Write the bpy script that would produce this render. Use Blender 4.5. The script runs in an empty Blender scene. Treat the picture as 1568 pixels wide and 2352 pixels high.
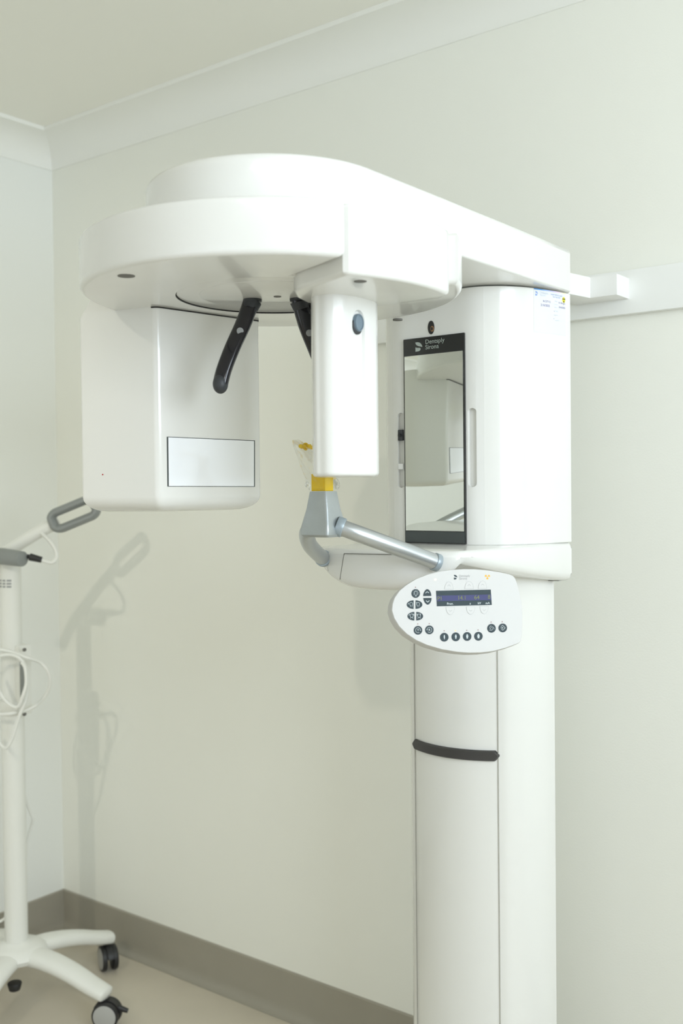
import bpy, bmesh, math
from mathutils import Vector, Matrix

C = bpy.context.scene.collection
PI = math.pi
# ------------------------------------------------------------------ camera frame
H = 1.475                                   # eye height above the floor
FPX = 2364.0                                # focal length in pixels of the 1568x2352 frame
f0 = Vector((-.611, .791, 0)).normalized()
r0 = Vector((f0.y, -f0.x, 0))
pitch, roll = math.radians(1.16), .0105
fw = (f0*math.cos(pitch) - Vector((0, 0, 1))*math.sin(pitch)).normalized()
u0 = (f0*math.sin(pitch) + Vector((0, 0, 1))*math.cos(pitch)).normalized()
right = (r0*math.cos(roll) - u0*math.sin(roll)).normalized()
up = (r0*math.sin(roll) + u0*math.cos(roll)).normalized()
EYE = Vector((0, 0, H))

def ray(px, py):
    return fw + right*((px-784)/FPX) - up*((py-1176)/FPX)
def at(px, py, Z):                           # point seen at a pixel, Z metres in front of the lens
    return EYE + ray(px, py)*Z
def on(px, py, o, n):                        # point seen at a pixel on the plane (o, n)
    d = ray(px, py)
    return EYE + d*((o-EYE).dot(n)/d.dot(n))
def CP(lat, Z):                              # plan point: lateral, forward
    return Vector((r0.x*lat+f0.x*Z, r0.y*lat+f0.y*Z))

# ------------------------------------------------------------------ materials
def mat(name, col, rough=.5, metal=0, coat=0, spec=.5, bump=0, bscale=200, emis=None, estr=0, trans=0, alpha=1, var=0, vscale=3):
    m = bpy.data.materials.new(name); m.use_nodes = True
    nt = m.node_tree; b = nt.nodes['Principled BSDF']
    b.inputs['Base Color'].default_value = (*col, 1)
    b.inputs['Roughness'].default_value = rough
    b.inputs['Metallic'].default_value = metal
    b.inputs['Coat Weight'].default_value = coat
    b.inputs['Coat Roughness'].default_value = .03
    b.inputs['Specular IOR Level'].default_value = spec
    b.inputs['Transmission Weight'].default_value = trans
    b.inputs['Alpha'].default_value = alpha
    if emis:
        b.inputs['Emission Color'].default_value = (*emis, 1); b.inputs['Emission Strength'].default_value = estr
    if bump or var:
        tc = nt.nodes.new('ShaderNodeTexCoord')
    if bump:
        n = nt.nodes.new('ShaderNodeTexNoise'); n.inputs['Scale'].default_value = bscale; n.inputs['Detail'].default_value = 3
        bp = nt.nodes.new('ShaderNodeBump'); bp.inputs['Strength'].default_value = bump; bp.inputs['Distance'].default_value = .002
        nt.links.new(tc.outputs['Object'], n.inputs['Vector']); nt.links.new(n.outputs['Fac'], bp.inputs['Height'])
        nt.links.new(bp.outputs['Normal'], b.inputs['Normal'])
    if var:
        n = nt.nodes.new('ShaderNodeTexNoise'); n.inputs['Scale'].default_value = vscale; n.inputs['Detail'].default_value = 4
        r = nt.nodes.new('ShaderNodeValToRGB')
        r.color_ramp.elements[0].position = .3; r.color_ramp.elements[1].position = .7
        r.color_ramp.elements[0].color = (*[c*(1-var) for c in col], 1); r.color_ramp.elements[1].color = (*[min(1, c*(1+var)) for c in col], 1)
        nt.links.new(tc.outputs['Object'], n.inputs['Vector']); nt.links.new(n.outputs['Fac'], r.inputs['Fac'])
        nt.links.new(r.outputs['Color'], b.inputs['Base Color'])
    return m

M = {}
M['wall'] = mat('wall_paint', (.86, .86, .795), .6, bump=.12, bscale=260)
M['wall_left'] = mat('wall_paint_left', (.84, .85, .81), .55, bump=.12, bscale=260)
M['ceiling'] = mat('ceiling_paint', (.89, .88, .81), .7)
M['cornice'] = mat('cornice_paint', (.87, .87, .825), .5)
M['rail'] = mat('rail_paint', (.86, .865, .84), .4)
M['floor'] = mat('vinyl_floor', (.60, .545, .445), .42, bump=.1, bscale=300, var=.03, vscale=5)
M['skirt'] = mat('skirting_vinyl', (.335, .312, .255), .5, var=.02, vscale=9)
M['white'] = mat('gloss_white_enamel', (.805, .80, .765), .22, coat=.35, spec=.5)
M['white2'] = mat('satin_white_plastic', (.86, .86, .84), .4)
M['keypad'] = mat('keypad_white_plastic', (.65, .645, .63), .6, spec=.25)
M['steel'] = mat('brushed_aluminium', (.56, .585, .60), .33, metal=.85, bump=.04, bscale=500)
M['steel2'] = mat('cast_aluminium', (.44, .47, .475), .38, metal=.7, bump=.08, bscale=300, var=.05, vscale=25)
M['collar'] = mat('grey_collar', (.36, .42, .46), .35, metal=.3)
M['black'] = mat('gloss_black_plastic', (.008, .008, .012), .14, coat=.3)
M['dark'] = mat('dark_grey_rubber', (.035, .038, .042), .5)
M['strip'] = mat('charcoal_grip', (.045, .042, .04), .45)
M['knob'] = mat('blue_grey_plastic', (.16, .22, .27), .3, coat=.3)
M['seam'] = mat('seam_grey', (.16, .155, .14), .7)
M['seam2'] = mat('seam_light', (.45, .44, .40), .6)
M['mirror'] = mat('mirror_glass', (.90, .925, .89), .012, metal=1)
M['mframe'] = mat('mirror_frame_black', (.012, .013, .014), .15, coat=.5)
M['mframe2'] = mat('mirror_base_grey', (.06, .07, .068), .25)
M['logo'] = mat('logo_silver', (.42, .47, .43), .4)
M['screen'] = mat('screen_glass', (.93, .95, .98), .12, coat=.6)
M['yellow'] = mat('yellow_plastic', (.86, .58, .005), .38)
M['btn'] = mat('button_slate', (.040, .058, .066), .55, spec=.25)
M['ink'] = mat('button_symbol_white', (.55, .60, .60), .5)
M['lineg'] = mat('outline_grey', (.36, .37, .37), .5)
M['lcd'] = mat('display_blue', (.022, .024, .12), .35, spec=.3)
M['lcdtext'] = mat('display_digits', (.17, .19, .035), .5)
M['ledoff'] = mat('led_off', (.20, .07, .05), .4)
M['ledon'] = mat('led_on', (.9, .3, .06), .4, emis=(1, .35, .08), estr=1.5)
M['ledy'] = mat('led_yellow', (.9, .9, .5), .4, emis=(1, 1, .45), estr=.6)
M['orange'] = mat('warning_orange', (.85, .42, .01), .5)
M['cartwhite'] = mat('cart_white', (.80, .80, .75), .38)
M['cartgrey'] = mat('cart_grey', (.26, .275, .265), .45)
M['cable'] = mat('cable_white', (.80, .80, .75), .45)
M['wheelhub'] = mat('wheel_hub_grey', (.42, .42, .40), .4)
M['rubber'] = mat('black_rubber', (.02, .02, .02), .45)
M['sticker'] = mat('sticker_white', (.76, .77, .775), .25)
M['inkblue'] = mat('ink_blue', (.30, .42, .72), .5)
M['inkpale'] = mat('ink_pale', (.66, .72, .80), .5)
M['inkpen'] = mat('pen_ink', (.20, .18, .42), .5)
M['hyellow'] = mat('hazard_yellow', (.9, .8, .05), .5)
M['copper'] = mat('lens_copper', (.35, .18, .08), .3)
M['red'] = mat('red_mark', (.45, .03, .03), .5)
M['greytxt'] = mat('label_grey', (.32, .33, .33), .5)
# clear sleeve
def sleeve_mat():
    m = bpy.data.materials.new('clear_film'); m.use_nodes = True
    nt = m.node_tree; nt.nodes.clear()
    o = nt.nodes.new('ShaderNodeOutputMaterial'); mx = nt.nodes.new('ShaderNodeMixShader')
    t = nt.nodes.new('ShaderNodeBsdfTransparent'); g = nt.nodes.new('ShaderNodeBsdfGlossy')
    g.inputs['Roughness'].default_value = .12; g.inputs['Color'].default_value = (.95, .95, .95, 1)
    t.inputs['Color'].default_value = (.98, .98, .97, 1)
    lw = nt.nodes.new('ShaderNodeLayerWeight'); lw.inputs['Blend'].default_value = .25
    ma = nt.nodes.new('ShaderNodeMath'); ma.operation = 'MULTIPLY_ADD'; ma.inputs[1].default_value = .45; ma.inputs[2].default_value = .02
    nt.links.new(lw.outputs['Fresnel'], ma.inputs[0]); nt.links.new(ma.outputs[0], mx.inputs[0])
    nt.links.new(t.outputs[0], mx.inputs[1]); nt.links.new(g.outputs[0], mx.inputs[2]); nt.links.new(mx.outputs[0], o.inputs[0])
    return m
M['film'] = sleeve_mat()
# sticker's coloured stripe: printed hues along its length
def stripe_mat():
    m = bpy.data.materials.new('sticker_stripe'); m.use_nodes = True
    nt = m.node_tree; b = nt.nodes['Principled BSDF']; b.inputs['Roughness'].default_value = .3
    a = nt.nodes.new('ShaderNodeAttribute'); a.attribute_name = 'along'
    r = nt.nodes.new('ShaderNodeValToRGB'); e = r.color_ramp.elements
    e[0].position = 0; e[0].color = (.02, .22, .60, 1); e[1].position = 1; e[1].color = (.95, .90, .45, 1)
    for p, c in ((.2, (.03, .28, .70)), (.35, (.30, .50, .88)), (.55, (.55, .52, .88)), (.75, (.90, .65, .85))):
        x = e.new(p); x.color = (*c, 1)
    nt.links.new(a.outputs['Fac'], r.inputs[0]); nt.links.new(r.outputs[0], b.inputs['Base Color'])
    return m
M['stripe'] = stripe_mat()

# ------------------------------------------------------------------ helpers
def link(name, me, m, parent=None, smooth=35):
    if isinstance(m, str): m = [m]
    for x in m: me.materials.append(M[x])
    me.polygons.foreach_set('use_smooth', [True]*len(me.polygons))
    if smooth is not None: me.set_sharp_from_angle(angle=math.radians(smooth))
    o = bpy.data.objects.new(name, me); C.objects.link(o)
    if parent is not None:
        o.parent = parent
        o.matrix_parent_inverse = world_of(parent).inverted()
    return o
def world_of(o):
    mw = o.matrix_basis.copy()
    if o.parent is not None: mw = world_of(o.parent) @ o.matrix_parent_inverse @ mw
    return mw
def fin(name, bm, m, parent=None, smooth=35, norm=True):
    if norm: bmesh.ops.recalc_face_normals(bm, faces=bm.faces)
    me = bpy.data.meshes.new(name); bm.to_mesh(me); bm.free()
    return link(name, me, m, parent, smooth)
def thing(name, label, cat, loc, group=None):
    o = bpy.data.objects.new(name, None); C.objects.link(o); o.location = loc
    o.empty_display_size = .1
    o['label'] = label; o['category'] = cat
    if group: o['group'] = group
    return o
def tag(o, label, cat, group=None):
    o['label'] = label; o['category'] = cat
    if group: o['group'] = group
    return o
def struct(o): o['kind'] = 'structure'; return o

def ring_loft(bm, rings, cap0=True, cap1=True, close=True, mi=0):
    vs = [[bm.verts.new(p) for p in r] for r in rings]
    n = len(rings[0])
    for a, b in zip(vs, vs[1:]):
        for i in range(n if close else n-1):
            j = (i+1) % n
            f = bm.faces.new((a[i], a[j], b[j], b[i])); f.material_index = mi
    if cap0: f = bm.faces.new(vs[0][::-1]); f.material_index = mi
    if cap1: f = bm.faces.new(vs[-1]); f.material_index = mi
    return vs
def inset_poly(pts, d):                      # offset a counter-clockwise 2-D outline inward
    n = len(pts); out = []
    for i in range(n):
        p, a, b = Vector(pts[i]), Vector(pts[i-1]), Vector(pts[(i+1) % n])
        e1 = (p-a); e2 = (b-p)
        if e1.length < 1e-9 or e2.length < 1e-9: out.append(tuple(p)); continue
        e1.normalize(); e2.normalize()
        n1 = Vector((-e1.y, e1.x)); n2 = Vector((-e2.y, e2.x))
        k = n1+n2
        if k.length < 1e-6: out.append(tuple(p)); continue
        k.normalize(); out.append(tuple(p + k*(d/max(.45, k.dot(n1)))))
    return out
def area2(p): return sum(p[i-1][0]*p[i][1]-p[i][0]*p[i-1][1] for i in range(len(p)))
def prism(bm, pts, z0, z1, b0=0, b1=0, seg=4, mi=0, T=None, b0h=None, b1h=None):
    """vertical prism with rounded bottom (b0) and top (b1) edges; T maps (x,y,z) to world"""
    pts = [tuple(p)[:2] for p in pts]
    if area2(pts) < 0: pts = pts[::-1]
    T = T or (lambda x, y, z: (x, y, z))
    rings = []
    h0 = b0h or b0; h1 = b1h or b1
    if b0:
        for i in range(seg+1):
            a = PI/2*i/seg
            rings.append([(x, y, z0+h0*(1-math.sin(a))) for x, y in inset_poly(pts, b0*(1-math.cos(PI/2-a)) if False else b0*(1-math.cos(a)))])
        rings = rings[::-1]
        rings = [[(x, y, z) for x, y, z in r] for r in rings]
    else: rings.append([(x, y, z0) for x, y in pts])
    # bottom rings must run from inset (z0) to full outline
    if b0:
        rings = []
        for i in range(seg+1):
            a = PI/2*i/seg
            rings.append([(x, y, z0+h0*(1-math.cos(a))) for x, y in inset_poly(pts, b0*(1-math.sin(a)))])
    if b1:
        for i in range(seg+1):
            a = PI/2*i/seg
            rings.append([(x, y, z1-h1*(1-math.sin(a))) for x, y in inset_poly(pts, b1*(1-math.cos(a)))])
    else: rings.append([(x, y, z1) for x, y in pts])
    rings = [[Vector(T(*p)) for p in r] for r in rings]
    ring_loft(bm, rings, mi=mi)
def catmull(pts, n=8, closed=False):
    P = [Vector(p) for p in pts]; out = []
    m = len(P); rng = m if closed else m-1
    for i in range(rng):
        if closed: a, b, c, d = P[i-1], P[i], P[(i+1) % m], P[(i+2) % m]
        else: a, b, c, d = P[max(0, i-1)], P[i], P[i+1], P[min(m-1, i+2)]
        for k in range(n):
            t = k/n
            out.append(.5*((2*b)+(c-a)*t+(2*a-5*b+4*c-d)*t*t+(3*b-a-3*c+d)*t**3))
    if not closed: out.append(P[-1].copy())
    return out
def tube(bm, path, r, seg=12, closed=False, mi=0, ry=None, upv=None, caps=True):
    path = [Vector(p) for p in path]; n = len(path)
    rr = r if callable(r) else (lambda t: r)
    prev = None; rings = []
    for i, p in enumerate(path):
        if closed: t = path[(i+1) % n]-path[i-1]
        else: t = path[min(n-1, i+1)]-path[max(0, i-1)]
        t.normalize()
        if prev is None or upv is not None:
            w = Vector(upv) if upv is not None else (Vector((0, 0, 1)) if abs(t.z) < .9 else Vector((1, 0, 0)))
            a = t.cross(w).normalized()
        else: a = (prev - t*prev.dot(t)).normalized()
        prev = a; b = t.cross(a).normalized()
        R = rr(i/(n-1)); R2 = (ry(i/(n-1)) if callable(ry) else ry) if ry else R
        rings.append([p + a*(R*math.cos(2*PI*k/seg)) + b*(R2*math.sin(2*PI*k/seg)) for k in range(seg)])
    if closed: rings.append(rings[0]); 
    vs = [[bm.verts.new(q) for q in R] for R in (rings[:-1] if closed else rings)]
    if closed: vs.append(vs[0])
    for A, B in zip(vs, vs[1:]):
        for k in range(seg):
            f = bm.faces.new((A[k], A[(k+1) % seg], B[(k+1) % seg], B[k])); f.material_index = mi
    if not closed and caps:
        f = bm.faces.new(vs[0][::-1]); f.material_index = mi
        f = bm.faces.new(vs[-1]); f.material_index = mi
def box(bm, x0, x1, y0, y1, z0, z1, mi=0, b=0):
    prism(bm, [(x0, y0), (x1, y0), (x1, y1), (x0, y1)], z0, z1, b, b, 3, mi)
def cyl(bm, p0, p1, r0_, r1_=None, seg=32, mi=0, bev=0):
    p0, p1 = Vector(p0), Vector(p1); r1_ = r0_ if r1_ is None else r1_
    d = (p1-p0); L = d.length; d.normalize()
    a = d.orthogonal().normalized(); b = d.cross(a)
    prof = [(0, r0_), (L, r1_)]
    if bev: prof = [(0, r0_-bev), (bev*.3, r0_-bev*.3), (bev, r0_), (L-bev, r1_), (L-bev*.3, r1_-bev*.3), (L, r1_-bev)]
    ring_loft(bm, [[p0+d*h+a*(r*math.cos(2*PI*k/seg))+b*(r*math.sin(2*PI*k/seg)) for k in range(seg)] for h, r in prof], mi=mi)
def text_mesh(s, size=1.0, space=1.0, bold=0):
    cu = bpy.data.curves.new('lettering', 'FONT'); cu.body = s; cu.size = size; cu.space_character = space
    cu.offset = bold; cu.resolution_u = 3
    o = bpy.data.objects.new('lettering', cu); C.objects.link(o)
    dg = bpy.context.evaluated_depsgraph_get(); me = bpy.data.meshes.new_from_object(o.evaluated_get(dg))
    bpy.data.objects.remove(o); bpy.data.curves.remove(cu)
    return me
def add_text(bm, s, place, size=1.0, bold=0, mi=0, space=1.0):
    """place(u, v) -> world; u to the right, v up, in text units"""
    me = text_mesh(s, size, space, bold)
    vs = [bm.verts.new(place(v.co.x, v.co.y)) for v in me.vertices]
    for p in me.polygons:
        try: f = bm.faces.new([vs[i] for i in p.vertices]); f.material_index = mi
        except ValueError: pass
    w = max((v.co.x for v in me.vertices), default=0)
    bpy.data.meshes.remove(me); return w
def boolean_cut(o, cutters):
    for c in cutters:
        md = o.modifiers.new('cut', 'BOOLEAN'); md.operation = 'DIFFERENCE'; md.object = c; md.solver = 'EXACT'
    dg = bpy.context.evaluated_depsgraph_get()
    me = bpy.data.meshes.new_from_object(o.evaluated_get(dg)); old = o.data
    o.modifiers.clear(); o.data = me
    for c in cutters: bpy.data.objects.remove(c)
    me.polygons.foreach_set('use_smooth', [True]*len(me.polygons)); me.set_sharp_from_angle(angle=math.radians(30))

# ------------------------------------------------------------------ the room
XL, YB = -2.89, 2.17
XR, YF, ZC = 1.5, -2.6, H+1.178
def quad_obj(name, x0, x1, y0, y1, z0, z1, m):
    bm = bmesh.new(); box(bm, x0, x1, y0, y1, z0, z1); return struct(fin(name, bm, m))
quad_obj('floor', XL-.1, XR+.1, YF-.1, YB+.1, -.1, 0, 'floor')
quad_obj('ceiling', XL-.1, XR+.1, YF-.1, YB+.1, ZC, ZC+.1, 'ceiling')
quad_obj('wall_back', XL-.1, XR+.1, YB, YB+.1, 0, ZC, 'wall')
quad_obj('wall_left', XL-.1, XL, YF, YB, 0, ZC, 'wall_left')
dx0, dx1, dz1 = -1.7, .9, 2.1
bm = bmesh.new(); box(bm, XL-.1, dx0, YF-.1, YF, 0, ZC); box(bm, dx1, XR+.1, YF-.1, YF, 0, ZC); box(bm, dx0, dx1, YF-.1, YF, dz1, ZC)
struct(fin('wall_front', bm, 'wall'))
# right wall with a window opening
wy0, wy1, wz0, wz1 = -.3, 1.5, 1.35, 2.5
bm = bmesh.new()
box(bm, XR, XR+.1, YF, wy0, 0, ZC); box(bm, XR, XR+.1, wy1, YB, 0, ZC)
box(bm, XR, XR+.1, wy0, wy1, 0, wz0); box(bm, XR, XR+.1, wy0, wy1, wz1, ZC)
struct(fin('wall_right', bm, 'wall'))
# cornice (cove) along the back and left walls
def cornice(name, run):
    ch, pr, lip = .080, .115, .012
    prof = [(0, -ch-lip), (.004, -ch-lip)]
    for i in range(9):
        a = PI/2*i/8
        prof.append((.004+(pr-.012)*(1-math.cos(a)), -ch-lip+.004+(ch-.004)*math.sin(a)))
    prof += [(pr, -lip), (pr, 0), (0, 0)]
    bm = bmesh.new()
    ring_loft(bm, [[run(d, z, e) for d, z in prof] for e in (0, 1)])
    struct(fin(name, bm, 'cornice', smooth=30))
cornice('trim_1', lambda d, z, e: Vector((XL+d if e == 0 else XR, YB-d, ZC+z)))
cornice('trim_2', lambda d, z, e: Vector((XL+d, YB-d if e == 0 else YF, ZC+z)))
# skirting with a small cove to the floor
def skirting(name, run):
    prof = [(0, 0), (.03, 0), (.03, .002), (.018, .006), (.009, .014), (.005, .03), (.004, .126), (0, .130)]
    bm = bmesh.new(); ring_loft(bm, [[run(d, z, e) for d, z in prof] for e in (0, 1)])
    struct(fin(name, bm, 'skirt', smooth=40))
skirting('baseboard_back', lambda d, z, e: Vector((XL+d if e == 0 else XR, YB-d, z)))
skirting('baseboard_left', lambda d, z, e: Vector((XL+d, YB-d if e == 0 else YF, z)))
# timber fixing rail across the back wall
bm = bmesh.new(); box(bm, -1.62, XR, YB-.02, YB, H+.377, H+.472, b=.0015)
struct(fin('trim_3', bm, 'rail'))

# ------------------------------------------------------------------ x-ray machine
XM, YC = -1.105, 1.256                       # symmetry plane and rotation axis
MAIN = thing('dental_xray_machine', 'tall glossy white panoramic x-ray machine standing before the back wall', 'x-ray machine', (XM, 1.85, 0))
def part(name, bm, m, parent=MAIN, smooth=35, norm=True): return fin(name, bm, m, parent, smooth, norm)

# lower column
def sym(half):                               # half outline (dx, y) front to back -> full closed outline
    L = [(XM-x, y) for x, y in half]; R = [(XM+x, y) for x, y in half]
    return R + L[::-1]
cfront = [(0, 1.776), (.03, 1.7785), (.06, 1.786), (.085, 1.797), (.098, 1.805)]
cside = [(.112, 1.8125), (.124, 1.826), (.137, 1.850), (.148, 1.88), (.1545, 1.905), (.157, 1.925), (.158, 1.937)]
half = catmull([(x, y, 0) for x, y in cfront+cside], 3)
half = [(p.x, p.y) for p in half]
colpts = [(XM+x, y) for x, y in half] + [(XM-x, y) for x, y in half[::-1][:-1]]
bm = bmesh.new(); prism(bm, colpts, 0, H-.15)
column = part('column', bm, 'white')
# column seams (fine grooves beside the front panel)
for s in (1, -1):
    bm = bmesh.new(); x = XM+s*.0995
    prism(bm, [(x-.0005, 1.8035), (x+.0005, 1.8035), (x+.0005, 1.81), (x-.0005, 1.81)], .0, H-.19)
    part('panel_seam', bm, 'seam2', column)
# black grip strip that wraps the column front
bm = bmesh.new()
N = 30; ro = []
for i in range(N+1):
    t = -1+2*i/N; x = t*.1015
    y = 1.7735+.030*abs(t)**2.0
    hw = .0105*math.sqrt(max(0.0, 1-max(0, (abs(t)-.93)/.07)**2)) if abs(t) > .93 else .0105
    hw = max(hw, .0015); zc = H-.5325+.0016*t
    y2 = y+.012
    ro.append([Vector((XM+x, y2, zc-hw)), Vector((XM+x, y-.003, zc-hw*.98)), Vector((XM+x, y-.006, zc-hw*.8)), Vector((XM+x, y-.006, zc+hw*.8)), Vector((XM+x, y-.003, zc+hw*.98)), Vector((XM+x, y2, zc+hw))])
ring_loft(bm, ro); part('grip_strip', bm, 'strip', column)

# upper carriage body
bh = [(0, 1.737), (.04, 1.737), (.071, 1.7375), (.09, 1.7405), (.1065, 1.7465)]
bs = [(.1085, 1.7478), (.122, 1.7566), (.137, 1.7685), (.152, 1.787), (.167, 1.812), (.179, 1.842), (.189, 1.876), (.195, 1.903), (.1985, 1.920), (.200, 1.932)]
bhalf = [(p.x, p.y) for p in catmull([(x, y, 0) for x, y in bh], 8)] + [(p.x, p.y) for p in catmull([(x, y, 0) for x, y in bs], 8)]
bodypts = [(XM+x, y) for x, y in bhalf] + [(XM-x, y) for x, y in bhalf[::-1][:-1]]
bm = bmesh.new(); prism(bm, bodypts, H-.108, H+.3925, .002, .002, 2)
body = part('carriage_body', bm, 'white', smooth=28)
cutters = []
for s in (1, -1):                            # two upright capsule recesses beside the mirror
    bm = bmesh.new(); cx = XM+s*.0835; hw = .0088
    pts = [(cx+hw*math.cos(a), H+.152-0+hw*.75*math.sin(a)) for a in [PI*k/10 for k in range(11)]]
    pts += [(cx+hw*math.cos(a), H+.012+hw*.75*math.sin(a)) for a in [PI+PI*k/10 for k in range(11)]]
    ring_loft(bm, [[Vector((x, yy, z)) for x, z in pts] for yy in (1.70, 1.7485)])
    cutters.append(fin('cutter', bm, 'white', None))
boolean_cut(body, cutters)
body.data.set_sharp_from_angle(angle=math.radians(8))
# sliders in the left recess, lens above the mirror
lx = XM-.0835
def slider(z0, z1, m, name):
    bm = bmesh.new()
    prism(bm, [(lx-.0080, 1.7475), (lx+.0080, 1.7475), (lx+.0066, 1.7365), (lx-.0066, 1.7385)], H+z0, H+z1, .0015, .0015, 3)
    return part(name, bm, m, body)
sl = slider(.1155-.0135, .1155+.0085, 'dark', 'light_slider')
slider(.043, .055, 'white2', 'light_slider')
bm = bmesh.new(); cyl(bm, (lx-.001, 1.7372, H+.1125), (lx-.001, 1.7345, H+.1125), .0034, seg=20); part('slider_lens', bm, 'rubber', body)
bm = bmesh.new()
ly = 1.7369
def oval(cx, cz, rx, rz, y0, y1, mi):
    ring_loft(bm, [[Vector((XM+cx+rx*math.cos(a), y, H+cz+rz*math.sin(a))) for a in [2*PI*k/32 for k in range(32)]] for y in (y0, y1)], mi=mi)
oval(-.0065, .3235, .0075, .0135, ly+.003, ly-.0008, 0)
oval(-.0035, .3205, .0036, .0055, ly, ly-.0020, 1); oval(-.0035, .3205, .0022, .0036, ly, ly-.0026, 0)
part('light_lens', bm, ['rubber', 'copper'], body)

# mirror
ym = 1.7325
bm = bmesh.new(); box(bm, XM-.0712, XM+.0712, ym+.001, 1.7385, H-.1065, H+.3055, b=.0012)
mirror = part('mirror', bm, 'mframe')
bm = bmesh.new(); box(bm, XM-.0682, XM+.0682, ym-.0004, ym+.002, H-.081, H+.2705, b=.0003)
part('mirror_glass', bm, 'mirror', mirror)
bm = bmesh.new(); box(bm, XM-.0695, XM+.0695, ym-.0002, ym+.002, H-.1045, H-.0822, b=.0008)
part('mirror_base', bm, 'mframe2', mirror)['label'] = 'dark grey glass band below the mirror'
# logo on the band above the mirror
def logo_shape(bm, place, mi=0):
    top = [(0, 1.0), (.35, 1.0), (.62, .93), (.85, .76), (.97, .58), (1.0, .42), (.78, .50), (.55, .54), (.30, .62), (.12, .74), (.03, .86)]
    bot = [(0, .47), (.22, .40), (.45, .38), (.66, .36), (.76, .28), (.74, .16), (.60, .05), (.38, .0), (0, .0)]
    for q in (top, bot):
        q = [(p.x, p.y) for p in [Vector(a) for a in q]]
        vs = [bm.verts.new(place(u, v)) for u, v in q]; f = bm.faces.new(vs); f.material_index = mi
bm = bmesh.new(); yl = ym+.0004
def mp(ox, oz, k):
    return lambda u, v: Vector((XM+ox+u*k, yl, H+oz+v*k))
logo_shape(bm, lambda u, v: Vector((XM-.0418+u*.0165, yl, H+.2783+v*.0185)))
add_text(bm, 'Dentsply', mp(-.0185, .2915, 1), size=.0125, space=1.0)
add_text(bm, 'Sirona', mp(-.0185, .2808, 1), size=.0125, space=1.0)
part('logo', bm, 'logo', mirror, norm=False)

# top beam
def arc(cx, cy, r, a0, a1, n): return [(cx+r*math.cos(a0+(a1-a0)*i/n), cy+r*math.sin(a0+(a1-a0)*i/n)) for i in range(n+1)]
bp = arc(XM, YC, .200, -PI, 0, 48) + [(XM+.2015, 1.45), (XM+.202, 1.65), (XM+.2015, 1.80), (XM+.2005, 1.932), (XM+.194, 1.94)]
bp += [(XM-.194, 1.94), (XM-.2005, 1.932), (XM-.2015, 1.80), (XM-.202, 1.65), (XM-.2015, 1.45)]
bm = bmesh.new(); prism(bm, bp, H+.395, H+.484, .004, .012, 5)
beam = part('top_beam', bm, 'white')

# rotating head : camera-plan polar helper (angle 0 = toward the viewer, growing to the right)
CXY = CP(-.1066, 1.669); CXY = Vector((XM, YC))
def pol(r, deg):
    a = math.radians(deg); d = CP(r*math.sin(a), -r*math.cos(a)); return (CXY.x+d.x, CXY.y+d.y)
def rel(lat, Z): d = CP(lat, Z); return (CXY.x+d.x, CXY.y+d.y)
cover = [pol(.303, a) for a in range(72, 383, 4)] + [pol(.303, 382)]
cover += [pol(.29, 21.6), pol(.17, 14.5)] + [pol(.165, a) for a in (20, 30, 40, 50, 60)] + [pol(.29, 72)]
bm = bmesh.new(); prism(bm, cover, H+.3145, H+.3925, .008, .006, 4)
rot = part('rotating_head', bm, 'white')
# lobe carrying the x-ray tube
lobe = [pol(.2965, a) for a in range(24, 67, 3)] + [pol(.294, 67.5), pol(.286, 69)]
lobe += [rel(.262, -.085), rel(.16, -.015), rel(.10, -.018), rel(.055, -.060), rel(.042, -.10), rel(.040, -.15), rel(.052, -.180), pol(.27, 22.2), pol(.291, 22.6)]
bm = bmesh.new(); prism(bm, lobe, H+.293, H+.390, .007, .006, 4)
lob = part('tube_arm', bm, 'white')
# shallow round recess with the head disc
bm = bmesh.new(); cyl(bm, (XM, YC, H+.305), (XM, YC, H+.3185), .156, seg=96)
boolean_cut(rot, [fin('cutter', bm, 'white')])
bm = bmesh.new()
ring_loft(bm, [[Vector((XM+r*math.cos(a), YC+r*math.sin(a), z)) for a in [2*PI*k/96 for k in range(96)]] for r, z in ((.1562, H+.3150), (.1562, H+.3190), (.1535, H+.3190), (.1535, H+.3183), (.1555, H+.3183), (.1555, H+.3150), (.1562, H+.3150))], cap0=False, cap1=False)
part('disc_gap', bm, 'rubber', rot)
bm = bmesh.new(); prism(bm, arc(XM, YC, .1545, 0, 2*PI, 96)[:-1], H+.3168, H+.320, .0008, 0, 3)
disc = part('head_disc', bm, 'white')
bm = bmesh.new(); prism(bm, arc(XM, YC, .118, 0, 2*PI, 72)[:-1], H+.3163, H+.318, .0004, 0, 2)
part('disc_ring', bm, 'white', disc)
def screw(px, py, zr, r, parent):
    p = on(px, py, Vector((0, 0, H+zr)), Vector((0, 0, 1)))
    bm = bmesh.new(); cyl(bm, p+Vector((0, 0, .002)), p-Vector((0, 0, .0008)), r, seg=20); part('screw', bm, 'seam', parent)
screw(290, 633.5, .3145, .0125, rot); screw(637, 681, .3163, .006, disc); screw(827, 646, .293, .009, lob); screw(913, 735, .3145, .009, rot)

# x-ray tube housing
tp = [(-.0405, 1.557), (-.030, 1.544), (-.0156, 1.537), (.003, 1.542), (.024, 1.557), (.042, 1.580), (.0535, 1.600), (.0575, 1.612), (.060, 1.632), (.058, 1.69), (.045, 1.715), (-.02, 1.715), (-.040, 1.69), (-.0445, 1.62)]
tpts = catmull([(*CP(a, z), 0) for a, z in tp], 5, closed=True)
tpts = [(p.x, p.y) for p in tpts]
bm = bmesh.new(); prism(bm, tpts, H+.0225, H+.294, .006, 0, 5)
tubeh = part('tube_housing', bm, 'white', smooth=30)
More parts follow.
